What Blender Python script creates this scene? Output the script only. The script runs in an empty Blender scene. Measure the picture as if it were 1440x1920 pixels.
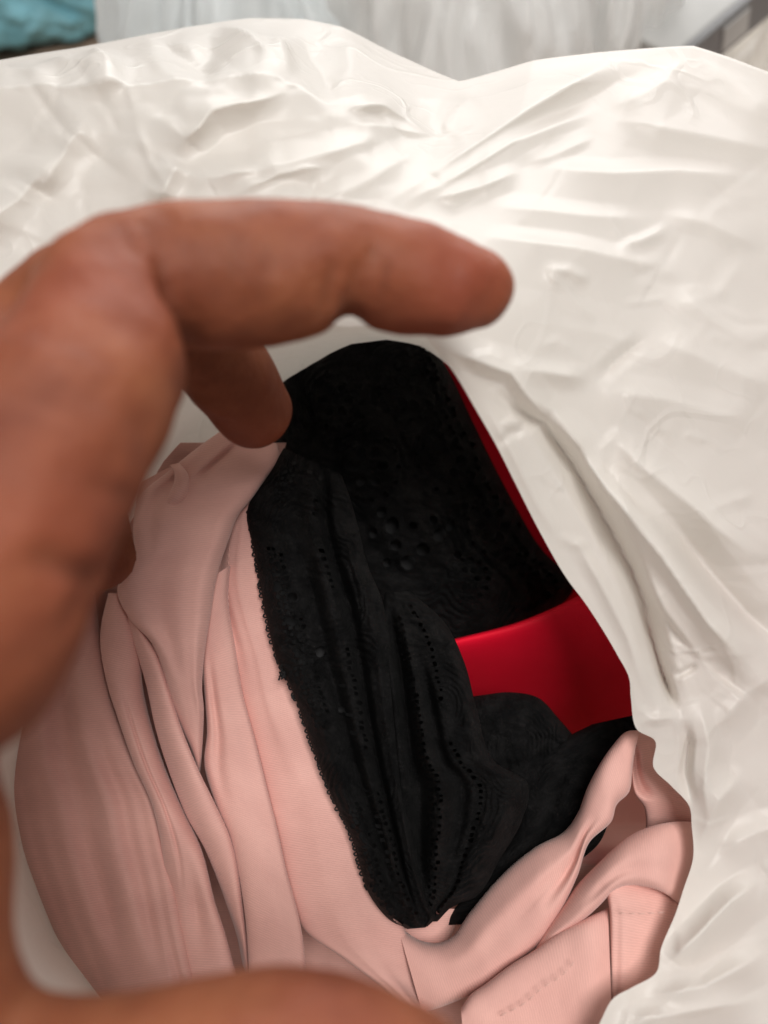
import bpy, math
import numpy as np
from mathutils import Matrix, Vector

# ------------------------------------------------------------------ camera, light, exposure
sc = bpy.context.scene
F = 1442.0                                   # focal length in photo pixels (1440 x 1920)
CAM_Z, PITCH = 0.42, 55.0
cam_d = bpy.data.cameras.new('camera'); cam = bpy.data.objects.new('camera', cam_d)
sc.collection.objects.link(cam); sc.camera = cam
cam.location = (0, 0, CAM_Z); cam.rotation_euler = (math.radians(90 - PITCH), 0, 0)
cam_d.sensor_fit = 'VERTICAL'; cam_d.sensor_height = 24.0; cam_d.lens = 24.0 * F / 1920.0
cam_d.clip_start = 0.005; cam_d.clip_end = 50
cam_d.dof.use_dof = True; cam_d.dof.focus_distance = 0.192; cam_d.dof.aperture_fstop = 5.4
CM = Matrix.Translation((0, 0, CAM_Z)) @ Matrix.Rotation(math.radians(90 - PITCH), 4, 'X')
CR = np.array(CM.to_3x3()); CT = np.array(CM.translation)

world = bpy.data.worlds.new('World'); sc.world = world; world.use_nodes = True
bg = world.node_tree.nodes['Background']
bg.inputs[0].default_value = (1.0, 0.975, 0.95, 1); bg.inputs[1].default_value = 0.17

def area(name, loc, target, size, power, col):
    l = bpy.data.lights.new(name, 'AREA'); l.shape = 'RECTANGLE'; l.size, l.size_y = size
    l.energy = power; l.color = col
    o = bpy.data.objects.new(name, l); sc.collection.objects.link(o)
    o.location = loc
    o.rotation_euler = (Vector(target) - Vector(loc)).to_track_quat('-Z', 'Y').to_euler()
    return o
area('window_light', (0.25, 1.60, 0.95), (0.0, 0.16, 0.26), (1.6, 1.1), 26.0, (1.0, 0.98, 0.96))
area('ceiling_light', (0.20, -0.24, 1.60), (0.0, 0.14, 0.26), (0.6, 0.6), 18.0, (1.0, 0.962, 0.92))

sc.view_settings.view_transform = 'Standard'; sc.view_settings.look = 'None'
sc.view_settings.exposure = 0.13; sc.view_settings.gamma = 1.0
sc.cycles.max_bounces = 6; sc.cycles.diffuse_bounces = 4; sc.cycles.transmission_bounces = 5; sc.cycles.glossy_bounces = 2
sc.cycles.caustics_reflective = False; sc.cycles.caustics_refractive = False

# ------------------------------------------------------------------ helpers
def to_world(c):                              # camera space (metres) -> world
    return np.asarray(c) @ CR.T + CT

def P(px, py, d):                             # photo pixel at a depth in mm -> world metres
    px, py, d = np.asarray(px, float), np.asarray(py, float), np.asarray(d, float)
    z = d / 1000.0
    return to_world(np.stack([(px - 720) / F * z, -(py - 960) / F * z, -z], -1))

def tag(o, label=None, cat=None, group=None, kind=None):
    for k, v in (('label', label), ('category', cat), ('group', group), ('kind', kind)):
        if v: o[k] = v
    return o

def empty(name, loc):
    o = bpy.data.objects.new(name, None); o.empty_display_size = 0.02
    sc.collection.objects.link(o); o.location = loc
    return o

def mesh_obj(name, verts, faces, mat, parent=None, uv=None, smooth=True):
    me = bpy.data.meshes.new(name)
    verts = np.asarray(verts, float)
    if parent is not None: verts = verts - np.array(parent.location)
    faces = np.asarray(faces, np.int32)
    n = faces.shape[1]
    me.vertices.add(len(verts)); me.vertices.foreach_set('co', verts.astype(np.float32).ravel())
    me.loops.add(faces.size); me.loops.foreach_set('vertex_index', faces.ravel())
    me.polygons.add(len(faces)); me.polygons.foreach_set('loop_start', np.arange(0, faces.size, n, dtype=np.int32))
    me.update(calc_edges=True); me.validate()
    if smooth: me.polygons.foreach_set('use_smooth', np.ones(len(me.polygons), bool))
    if uv is not None:
        l = me.uv_layers.new(name='UVMap')
        l.data.foreach_set('uv', np.asarray(uv, np.float32)[faces.ravel()].ravel())
    me.materials.append(mat)
    o = bpy.data.objects.new(name, me); sc.collection.objects.link(o)
    if parent is not None: o.parent = parent
    return o

def grid_faces(nr, nc, wrap=False):
    i = np.arange(nr - 1)[:, None]; j = np.arange(nc if wrap else nc - 1)[None, :]
    a = i * nc + j; b = i * nc + (j + 1) % nc
    return np.stack([a, b, b + nc, a + nc], -1).reshape(-1, 4)

def cr(pts, n, closed=False):                 # centripetal-ish Catmull-Rom resample of rows, by chord length of first 2 comps
    p = np.asarray(pts, float); m = len(p)
    if closed: q = np.vstack([p[-1], p, p[0], p[1]]); seg = m
    else: q = np.vstack([2 * p[0] - p[1], p, 2 * p[-1] - p[-2]]); seg = m - 1
    L = np.array([max(np.linalg.norm(q[k + 2] - q[k + 1]), 1e-6) for k in range(seg)])
    cum = np.concatenate([[0], np.cumsum(L)])
    s = np.linspace(0, cum[-1], n, endpoint=not closed)
    k = np.clip(np.searchsorted(cum, s, side='right') - 1, 0, seg - 1)
    t = ((s - cum[k]) / L[k])[:, None]
    p0, p1, p2, p3 = q[k], q[k + 1], q[k + 2], q[k + 3]
    l1 = L[k][:, None]
    lm = np.linalg.norm(p1 - p0, axis=1)[:, None]; lp = np.linalg.norm(p3 - p2, axis=1)[:, None]
    lm = np.maximum(lm, 1e-6); lp = np.maximum(lp, 1e-6)
    m1 = ((p1 - p0) / lm * l1 + (p2 - p1) * lm / l1 * 1.0) * l1 / (lm + l1) if False else l1 * ((p2 - p1) / l1 * lm + (p1 - p0) / lm * l1) / (lm + l1)
    m2 = l1 * ((p3 - p2) / lp * l1 + (p2 - p1) / l1 * lp) / (lp + l1)
    h00 = 2 * t**3 - 3 * t**2 + 1; h10 = t**3 - 2 * t**2 + t; h01 = -2 * t**3 + 3 * t**2; h11 = t**3 - t**2
    return h00 * p1 + h10 * m1 + h01 * p2 + h11 * m2

def hash2(ix, iy, seed):
    h = (ix.astype(np.int64) * 374761393 + iy.astype(np.int64) * 668265263 + seed * 974634777) & 0x7fffffff
    h = ((h ^ (h >> 13)) * 1274126177) & 0x7fffffff
    return ((h ^ (h >> 16)) & 0xffff) / 32767.5 - 1.0

def noise(x, y, seed=0):
    ix, iy = np.floor(x), np.floor(y); fx, fy = x - ix, y - iy
    ux = fx * fx * fx * (fx * (fx * 6 - 15) + 10); uy = fy * fy * fy * (fy * (fy * 6 - 15) + 10)
    ix, iy = ix.astype(np.int64), iy.astype(np.int64)
    a, b = hash2(ix, iy, seed), hash2(ix + 1, iy, seed)
    c, d = hash2(ix, iy + 1, seed), hash2(ix + 1, iy + 1, seed)
    return (a + (b - a) * ux) * (1 - uy) + (c + (d - c) * ux) * uy

def fbm(x, y, seed=0, o=3):
    return sum(noise(x * 2**k, y * 2**k, seed + k * 17) * 0.5**k for k in range(o))

def creases(px, py, lst):
    """sum of tent-shaped creases; each: (points, half-width above/left, half-width below/right, height in mm)"""
    h = np.zeros_like(px)
    for pts, wl, wr, amp in lst:
        pts = np.array(pts, float); seg = np.linalg.norm(np.diff(pts, axis=0), axis=1)
        cum = np.concatenate([[0], np.cumsum(seg)]); tot = cum[-1]
        best = np.full(px.shape, 1e9); sgn = np.zeros_like(px); u = np.zeros_like(px)
        for k in range(len(pts) - 1):
            dx, dy = (pts[k + 1] - pts[k]) / seg[k]
            ax, ay = px - pts[k][0], py - pts[k][1]
            t = np.clip(ax * dx + ay * dy, 0, seg[k])
            dist = np.hypot(ax - t * dx, ay - t * dy)
            m = dist < best
            best = np.where(m, dist, best); sgn = np.where(m, dx * ay - dy * ax, sgn); u = np.where(m, (cum[k] + t) / tot, u)
        w = np.where(sgn > 0, wr, wl)
        dd = np.sqrt(best**2 + 4.0) - 2.0
        tent = np.clip(1 - dd / w, 0, 1)
        tent = tent * (0.55 + 0.45 * tent)
        tap = np.clip(np.minimum(u, 1 - u) * 3.2, 0, 1); tap = tap * tap * (3 - 2 * tap)
        h += amp * tent * tap
    return h

# ------------------------------------------------------------------ materials
def mat(name):
    m = bpy.data.materials.new(name); m.use_nodes = True
    nt = m.node_tree; b = nt.nodes['Principled BSDF']
    return m, nt, b

def node(nt, typ, **kw):
    n = nt.nodes.new(typ)
    for k, v in kw.items():
        if k in n.inputs: n.inputs[k].default_value = v
        else: setattr(n, k, v)
    return n

def ramp(nt, fac, stops):
    r = nt.nodes.new('ShaderNodeValToRGB'); nt.links.new(fac, r.inputs[0])
    e = r.color_ramp.elements
    while len(e) < len(stops): e.new(0.5)
    for k, (p, c) in enumerate(stops):
        e[k].position = p; e[k].color = (*c, 1)
    return r.outputs[0]

def bump(nt, b, h, strength, dist, prev=None):
    n = node(nt, 'ShaderNodeBump', Strength=strength, Distance=dist)
    nt.links.new(h, n.inputs['Height'])
    if prev: nt.links.new(prev, n.inputs['Normal'])
    if b is not None: nt.links.new(n.outputs[0], b.inputs['Normal'])
    return n.outputs[0]

def plastic(name, col, trans=0.3, rough=0.34, tcol=None):
    rough += 0.06
    m, nt, b = mat(name)
    b.inputs['Base Color'].default_value = (*col, 1); b.inputs['Roughness'].default_value = rough
    b.inputs['Specular IOR Level'].default_value = 0.45
    tc = node(nt, 'ShaderNodeTexCoord')
    n1 = node(nt, 'ShaderNodeTexNoise', Scale=160.0, Detail=2.0, Roughness=0.55)
    nt.links.new(tc.outputs['Object'], n1.inputs['Vector'])
    nrm = bump(nt, None, n1.outputs[0], 0.2, 0.0004)
    # thin sharp crinkle lines of stiff film: level lines of a noise, broken up by a second one
    h_ = None
    for sc_, wd_, am_ in ((30.0, 0.030, 1.0), (75.0, 0.045, 0.4)):
        vo = node(nt, 'ShaderNodeTexNoise', Scale=sc_, Detail=1.0); nt.links.new(tc.outputs['Object'], vo.inputs['Vector'])
        sb = node(nt, 'ShaderNodeMath', operation='SUBTRACT'); sb.inputs[1].default_value = 0.5; nt.links.new(vo.outputs[0], sb.inputs[0])
        ab = node(nt, 'ShaderNodeMath', operation='ABSOLUTE'); nt.links.new(sb.outputs[0], ab.inputs[0])
        mr = node(nt, 'ShaderNodeMapRange'); mr.inputs['From Max'].default_value = wd_; mr.inputs['To Min'].default_value = am_; mr.inputs['To Max'].default_value = 0.0
        nt.links.new(ab.outputs[0], mr.inputs['Value'])
        if h_ is None: h_ = mr.outputs[0]
        else:
            ad = node(nt, 'ShaderNodeMath', operation='ADD'); nt.links.new(h_, ad.inputs[0]); nt.links.new(mr.outputs[0], ad.inputs[1]); h_ = ad.outputs[0]
    gn = node(nt, 'ShaderNodeTexNoise', Scale=18.0, Detail=1.0); nt.links.new(tc.outputs['Object'], gn.inputs['Vector'])
    gr_ = node(nt, 'ShaderNodeMapRange'); gr_.inputs['From Min'].default_value = 0.42; gr_.inputs['From Max'].default_value = 0.62
    nt.links.new(gn.outputs[0], gr_.inputs['Value'])
    gate = node(nt, 'ShaderNodeMath', operation='MULTIPLY')
    nt.links.new(h_, gate.inputs[0]); nt.links.new(gr_.outputs[0], gate.inputs[1])
    nrm = bump(nt, b, gate.outputs[0], 0.5, 0.0007, nrm)
    n3 = node(nt, 'ShaderNodeTexNoise', Scale=45.0, Detail=2.0)
    nt.links.new(tc.outputs['Object'], n3.inputs['Vector'])
    c = ramp(nt, n3.outputs[0], [(0.3, tuple(x * 0.955 for x in col)), (0.7, col)])
    nt.links.new(c, b.inputs['Base Color'])
    tr = node(nt, 'ShaderNodeBsdfTranslucent', Color=(*(tcol or col), 1))
    nt.links.new(nrm, tr.inputs['Normal'])
    mx = node(nt, 'ShaderNodeMixShader', Fac=trans)
    nt.links.new(b.outputs[0], mx.inputs[1]); nt.links.new(tr.outputs[0], mx.inputs[2])
    nt.links.new(mx.outputs[0], nt.nodes['Material Output'].inputs['Surface'])
    return m

def crepe(name, col, col2):
    m, nt, b = mat(name)
    b.inputs['Roughness'].default_value = 0.82; b.inputs['Specular IOR Level'].default_value = 0.2
    b.inputs['Sheen Weight'].default_value = 0.25; b.inputs['Sheen Roughness'].default_value = 0.5
    uv = node(nt, 'ShaderNodeTexCoord')
    mp = node(nt, 'ShaderNodeMapping'); mp.inputs['Scale'].default_value = (0.55, 3.1, 1)
    nt.links.new(uv.outputs['UV'], mp.inputs['Vector'])
    n1 = node(nt, 'ShaderNodeTexNoise', Scale=1.0, Detail=2.0, Roughness=0.6)
    nt.links.new(mp.outputs[0], n1.inputs['Vector'])
    w = node(nt, 'ShaderNodeTexWave', Scale=0.55, Distortion=2.2, Detail=2.0); w.bands_direction = 'Y'
    w.inputs['Detail Scale'].default_value = 1.2
    nt.links.new(uv.outputs['UV'], w.inputs['Vector'])
    a = node(nt, 'ShaderNodeMath', operation='ADD')
    nt.links.new(n1.outputs[0], a.inputs[0]); nt.links.new(w.outputs['Fac'], a.inputs[1])
    bump(nt, b, a.outputs[0], 0.3, 0.00010)
    n2 = node(nt, 'ShaderNodeTexNoise', Scale=0.09, Detail=3.0)
    nt.links.new(uv.outputs['UV'], n2.inputs['Vector'])
    c = ramp(nt, n2.outputs[0], [(0.35, col2), (0.65, col)])
    mx = node(nt, 'ShaderNodeMixRGB', blend_type='MULTIPLY', Fac=0.10)
    nt.links.new(c, mx.inputs[1]); nt.links.new(a.outputs[0], mx.inputs[2])
    nt.links.new(mx.outputs[0], b.inputs['Base Color'])
    return m

def lace_mat(name):
    m, nt, b = mat(name)
    b.inputs['Roughness'].default_value = 0.7; b.inputs['Specular IOR Level'].default_value = 0.11
    b.inputs['Sheen Weight'].default_value = 0.01; b.inputs['Sheen Roughness'].default_value = 0.4
    uv = node(nt, 'ShaderNodeTexCoord')
    n1 = node(nt, 'ShaderNodeTexNoise', Scale=0.22, Detail=3.0)
    nt.links.new(uv.outputs['UV'], n1.inputs['Vector'])
    add = node(nt, 'ShaderNodeVectorMath', operation='MULTIPLY_ADD')
    add.inputs[1].default_value = (4.0, 4.0, 0)
    nt.links.new(n1.outputs['Color'], add.inputs[0]); nt.links.new(uv.outputs['UV'], add.inputs[2])
    v = node(nt, 'ShaderNodeTexVoronoi', Scale=0.75); v.feature = 'DISTANCE_TO_EDGE'
    nt.links.new(add.outputs[0], v.inputs['Vector'])
    w = node(nt, 'ShaderNodeTexVoronoi', Scale=0.2); w.feature = 'DISTANCE_TO_EDGE'
    nt.links.new(add.outputs[0], w.inputs['Vector'])
    n2 = node(nt, 'ShaderNodeTexNoise', Scale=2.6, Detail=3.0, Roughness=0.7)
    nt.links.new(uv.outputs['UV'], n2.inputs['Vector'])
    a = node(nt, 'ShaderNodeMath', operation='MULTIPLY_ADD'); a.inputs[1].default_value = -0.9
    nt.links.new(w.outputs[0], a.inputs[0]); nt.links.new(v.outputs[0], a.inputs[2])
    a2 = node(nt, 'ShaderNodeMath', operation='ADD')
    nt.links.new(a.outputs[0], a2.inputs[0]); nt.links.new(n2.outputs[0], a2.inputs[1])
    bump(nt, b, a2.outputs[0], 0.8, 0.0006)
    n4 = node(nt, 'ShaderNodeTexNoise', Scale=0.16, Detail=2.0)
    nt.links.new(add.outputs[0], n4.inputs['Vector'])
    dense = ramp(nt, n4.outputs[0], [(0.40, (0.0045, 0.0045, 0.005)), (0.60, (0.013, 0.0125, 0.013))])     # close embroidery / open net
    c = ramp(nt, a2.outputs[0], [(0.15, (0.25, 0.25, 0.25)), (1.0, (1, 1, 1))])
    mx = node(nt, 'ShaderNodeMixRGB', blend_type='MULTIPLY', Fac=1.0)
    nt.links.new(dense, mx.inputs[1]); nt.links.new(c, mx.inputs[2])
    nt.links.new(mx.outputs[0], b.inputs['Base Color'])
    return m

def skin_mat(name):
    m, nt, b = mat(name)
    tc = node(nt, 'ShaderNodeTexCoord')
    n1 = node(nt, 'ShaderNodeTexNoise', Scale=55.0, Detail=5.0, Roughness=0.65)
    nt.links.new(tc.outputs['Object'], n1.inputs['Vector'])
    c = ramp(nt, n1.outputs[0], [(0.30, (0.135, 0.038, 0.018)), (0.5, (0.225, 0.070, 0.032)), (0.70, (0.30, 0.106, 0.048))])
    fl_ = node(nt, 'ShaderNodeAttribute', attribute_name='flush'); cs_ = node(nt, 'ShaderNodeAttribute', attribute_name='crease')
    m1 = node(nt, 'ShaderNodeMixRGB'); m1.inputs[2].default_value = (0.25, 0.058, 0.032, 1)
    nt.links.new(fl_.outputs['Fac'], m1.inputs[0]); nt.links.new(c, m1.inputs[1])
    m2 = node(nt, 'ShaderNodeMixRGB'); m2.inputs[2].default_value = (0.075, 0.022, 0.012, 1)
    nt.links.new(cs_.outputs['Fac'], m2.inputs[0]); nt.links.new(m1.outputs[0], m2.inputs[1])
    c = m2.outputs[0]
    nt.links.new(c, b.inputs['Base Color'])
    b.inputs['Roughness'].default_value = 0.58; b.inputs['Specular IOR Level'].default_value = 0.25
    b.inputs['Subsurface Weight'].default_value = 0.35
    b.inputs['Subsurface Radius'].default_value = (0.006, 0.0022, 0.0011); b.inputs['Subsurface Scale'].default_value = 0.6
    v = node(nt, 'ShaderNodeTexVoronoi', Scale=1500.0); v.feature = 'DISTANCE_TO_EDGE'
    nt.links.new(tc.outputs['Object'], v.inputs['Vector'])
    n2 = node(nt, 'ShaderNodeTexNoise', Scale=170.0, Detail=5.0)
    nt.links.new(tc.outputs['Object'], n2.inputs['Vector'])
    nr = bump(nt, None, v.outputs[0], 0.25, 0.0003)
    bump(nt, b, n2.outputs[0], 0.35, 0.0022, nr)
    return m

def simple(name, col, rough=0.6, col2=None, scale=30.0, bumpd=0.0, bscale=200.0, spec=0.4):
    m, nt, b = mat(name)
    b.inputs['Roughness'].default_value = rough; b.inputs['Specular IOR Level'].default_value = spec
    tc = node(nt, 'ShaderNodeTexCoord')
    n1 = node(nt, 'ShaderNodeTexNoise', Scale=scale, Detail=4.0)
    nt.links.new(tc.outputs['Object'], n1.inputs['Vector'])
    c = ramp(nt, n1.outputs[0], [(0.35, col2 or tuple(x * 0.85 for x in col)), (0.65, col)])
    nt.links.new(c, b.inputs['Base Color'])
    if bumpd:
        n2 = node(nt, 'ShaderNodeTexNoise', Scale=bscale, Detail=3.0)
        nt.links.new(tc.outputs['Object'], n2.inputs['Vector'])
        bump(nt, b, n2.outputs[0], 0.5, bumpd)
    return m

M_BAG = plastic('white_film', (0.89, 0.865, 0.822), 0.42, 0.34)
M_BAG_COOL = plastic('cool_white_film', (0.90, 0.94, 0.95), 0.5, 0.25)
M_BAG_GREY = plastic('grey_white_film', (0.93, 0.93, 0.92), 0.5, 0.3)
M_PINK = crepe('pink_crepe', (0.76, 0.44, 0.388), (0.70, 0.395, 0.35))
M_THREAD = simple('pink_thread', (0.78, 0.48, 0.42), 0.7)
M_LACE = lace_mat('black_lace')
M_BLACK = simple('black_thread', (0.012, 0.012, 0.013), 0.8)
M_RED = simple('red_satin_knit', (0.90, 0.004, 0.032), 0.62, (0.85, 0.003, 0.028), 60.0, 0.0002, 2600.0, 0.25)
M_SKIN = skin_mat('skin')
M_NAIL = simple('nail', (0.52, 0.27, 0.20), 0.3)
M_FLOOR = simple('floor_tan', (0.46, 0.33, 0.25), 0.55, (0.40, 0.28, 0.21), 6.0)
M_TEAL = simple('teal_cloth', (0.20, 0.46, 0.54), 0.5, (0.09, 0.25, 0.29), 14.0, 0.004, 40.0)
M_GREYBOX = simple('pale_grey_card', (0.50, 0.50, 0.49), 0.5)
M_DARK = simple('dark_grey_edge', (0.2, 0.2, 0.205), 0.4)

# ------------------------------------------------------------------ floor
fl = mesh_obj('floor', [(-6, -5, 0), (6, -5, 0), (6, 8, 0), (-6, 8, 0)], [(0, 1, 2, 3)], M_FLOOR, smooth=False)
tag(fl, kind='structure')

# ------------------------------------------------------------------ the open bag
# (rim) (outer crest) (inner wall, deep) : photo px, photo px, depth mm
BAG = [
 ((800,632,150),(860,152,216),(800,660,245)), ((828,667,152),(930,134,214),(850,690,245)), ((854,703,155),(1000,113,212),(900,720,238)),
 ((890,764,158),(1120,98,214),(960,780,240)), ((931,836,161),(1220,90,216),(1000,860,240)), ((967,908,164),(1300,86,218),(1040,930,240)),
 ((998,970,166),(1370,108,220),(1080,1000,240)), ((1034,1037,168),(1500,160,222),(1110,1060,240)), ((1065,1088,170),(1620,300,222),(1140,1120,240)),
 ((1096,1129,171),(1700,430,219),(1170,1160,240)), ((1127,1176,172),(1760,580,220),(1200,1200,240)), ((1157,1227,173),(1800,740,212),(1230,1260,240)),
 ((1180,1273,174),(1820,880,206),(1250,1300,240)), ((1183,1309,175),(1820,980,203),(1260,1340,240)), ((1193,1366,176),(1820,1100,200),(1270,1400,240)),
 ((1229,1391,177),(1820,1220,196),(1300,1430,240)), ((1226,1440,177),(1820,1320,193),(1300,1480,240)), ((1259,1474,177),(1820,1400,190),(1330,1520,240)),
 ((1292,1511,177),(1820,1480,188),(1370,1550,240)), ((1297,1549,177),(1820,1560,186),(1370,1590,240)), ((1300,1605,175),(1820,1660,182),(1370,1640,240)),
 ((1281,1669,173),(1820,1780,178),(1360,1700,240)), ((1266,1715,171),(1810,1880,174),(1340,1760,240)), ((1240,1777,168),(1780,1990,170),(1320,1820,240)),
 ((1230,1824,165),(1740,2080,167),(1300,1870,240)), ((1184,1852,163),(1690,2160,165),(1250,1900,240)), ((1150,1872,161),(1640,2230,163),(1220,1950,240)),
 ((1126,1915,159),(1560,2300,160),(1180,1990,240)), ((1080,2020,156),(1400,2380,158),(1120,2060,240)), ((900,2140,150),(1050,2480,152),(900,2060,240)),
 ((600,2130,140),(600,2480,145),(600,2020,240)), ((330,2030,130),(250,2450,140),(350,1960,235)), ((190,1935,122),(-50,2350,138),(260,1900,230)),
 ((110,1878,120),(-250,2250,138),(190,1820,225)), ((45,1842,122),(-380,2100,140),(130,1720,225)), ((5,1760,125),(-450,1950,142),(90,1620,225)),
 ((-20,1620,130),(-500,1700,146),(60,1540,225)), ((-20,1450,136),(-520,1400,152),(50,1450,225)), ((25,1220,142),(-520,1050,160),(120,1230,225)),
 ((165,950,147),(-480,700,170),(250,1000,225)), ((290,720,156),(-400,400,185),(350,870,232)), ((415,632,160),(-250,200,205),(450,800,238)),
 ((515,612,157),(-60,122,220),(540,730,238)), ((600,606,151),(130,92,228),(600,690,242)), ((650,614,150),(320,56,236),(645,660,245)),
 ((690,612,150),(470,34,240),(685,645,245)), ((725,615,150),(570,36,240),(715,642,245)), ((755,620,150),(640,50,238),(745,645,245)),
 ((780,626,150),(740,100,232),(775,650,245)),
]
CREASES = [
 ([(-60,190),(150,166),(300,150),(440,140),(560,172),(640,188),(720,196),(800,178),(862,156)], 50, 120, 2.6),
 ([(395,30),(470,95),(545,155)], 45, 60, 4.0), ([(530,100),(545,155)], 20, 30, 2.0),
 ([(150,95),(235,158)], 26, 40, 3.0), ([(90,120),(200,150)], 30, 30, 2.0),
 ([(470,95),(620,60)], 40, 50, 2.5),
 ([(640,200),(720,200),(825,256)], 40, 26, 5.0), ([(825,256),(850,215),(885,175)], 30, 60, 3.5),
 ([(640,228),(740,240),(825,257)], 18, 60, 3.0),
 ([(325,312),(350,262),(400,218),(480,195),(560,182)], 70, 45, 5.0),
 ([(290,385),(330,318),(345,300)], 40, 30, 2.5), ([(350,380),(390,335),(500,318),(640,280),(740,262)], 40, 45, 3.5),
 ([(430,380),(520,330),(640,310)], 24, 30, 1.6),
 ([(60,360),(110,290),(170,210)], 60, 60, 3.0), ([(-40,470),(60,330),(120,270)], 60, 50, 3.0),
 ([(690,392),(780,345),(870,285),(990,205),(1150,112),(1290,90)], 80, 38, 7.0),
 ([(740,392),(850,335),(960,268),(1050,232),(1140,200)], 26, 50, 4.5),
 ([(560,380),(700,330),(820,262)], 40, 50, 2.5),
 ([(985,310),(1050,287),(1120,255)], 22, 14, 1.4),
 ([(800,378),(900,350),(990,316)], 22, 30, 3.0),
 ([(985,314),(1070,318),(1150,324),(1270,320),(1440,334)], 24, 70, 3.2),
 ([(1135,208),(1160,226),(1220,236),(1320,255),(1500,290)], 100, 45, 3.6),
 ([(1290,90),(1370,150),(1480,230)], 40, 60, 4.0),
 ([(1140,205),(1230,165),(1300,100)], 40, 60, 3.0),
 ([(900,385),(1000,392),(1100,404),(1240,414)], 25, 45, 2.2),
 ([(1240,400),(1330,420),(1440,470)], 50, 25, 2.2), ([(1262,424),(1200,452),(1150,466)], 22, 16, 2.0),
 ([(890,442),(980,452),(1080,464),(1180,488),(1240,500),(1265,530)], 26, 85, 4.2),
 ([(1265,530),(1330,600),(1440,660)], 40, 60, 2.5),
 ([(1010,500),(1060,540),(1122,612)], 14, 34, 1.1), ([(1015,505),(1070,508),(1110,530)], 16, 26, 1.6),
 ([(1218,628),(1190,650),(1150,682),(1112,722)], 22, 22, -2.0),
 ([(1210,632),(1320,672),(1480,740)], 60, 80, 3.2),
 ([(960,690),(1040,700),(1110,712)], 26, 30, 2.4), ([(1110,730),(1250,750),(1440,800)], 40, 70, 2.2),
 ([(800,640),(880,672),(960,700),(1010,772),(1080,830),(1140,880)], 45, 22, 4.0),      # the sheet's lip over the hem
 ([(905,712),(960,762),(1020,792),(1085,890),(1140,985),(1180,1060),(1212,1140),(1238,1230),(1262,1310),(1290,1365)], 26, 34, -10.0),   # valley between hem and sheet
 ([(1195,1120),(1215,1180),(1240,1260),(1268,1330)], 12, 10, -9.0),
 ([(1085,840),(1110,880),(1160,940),(1210,1000)], 20, 26, 4.0),
 ([(1098,872),(1160,945),(1240,1040),(1330,1170),(1450,1300)], 55, 60, 8.5),
 ([(1240,950),(1320,1060),(1400,1150),(1480,1220)], 50, 40, -5.5),
 ([(1130,800),(1200,870),(1300,950),(1450,1080)], 50, 55, 5.0), ([(1180,1040),(1250,1150),(1340,1270),(1420,1340)], 26, 34, 3.5), ([(1320,960),(1360,945),(1420,925)], 20, 20, 0.7),
 ([(1190,1080),(1260,1180),(1340,1260),(1440,1330)], 30, 40, -3.0),
 ([(1262,1270),(1280,1262),(1310,1245)], 8, 10, -1.4),
 ([(935,800),(960,790),(985,788)], 10, 14, 1.04), ([(930,840),(955,815),(990,805)], 12, 12, -1.4),
 ([(900,740),(960,850),(1010,950),(1060,1030)], 20, 24, 2.0), ([(1040,1000),(1075,1020),(1110,1022)], 12, 16, 0.72),
 ([(1060,980),(1130,1100),(1180,1200),(1215,1320)], 20, 22, 2.4),
 ([(1180,1260),(1195,1330),(1230,1350),(1250,1310)], 14, 16, 0.72), ([(1190,1365),(1215,1350),(1275,1345)], 12, 14, 0.80),
 ([(1282,1345),(1290,1390),(1284,1450),(1300,1520)], 14, 16, -3.0),
 ([(1310,1300),(1330,1400),(1320,1480),(1330,1560)], 40, 60, 3.5),
 ([(1330,1380),(1400,1300),(1480,1250)], 50, 50, 2.5),
 ([(1440,1640),(1370,1690),(1300,1760),(1235,1825)], 60, 34, 4.0), ([(1300,1600),(1350,1500),(1400,1440)], 50, 40, 3.0),
 ([(1200,1870),(1320,1850),(1450,1780)], 40, 50, 3.5), ([(1130,1930),(1280,1900),(1440,1870)], 40, 50, 2.5),
 ([(1340,1600),(1420,1560),(1500,1540)], 40, 50, 2.0),
]
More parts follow.
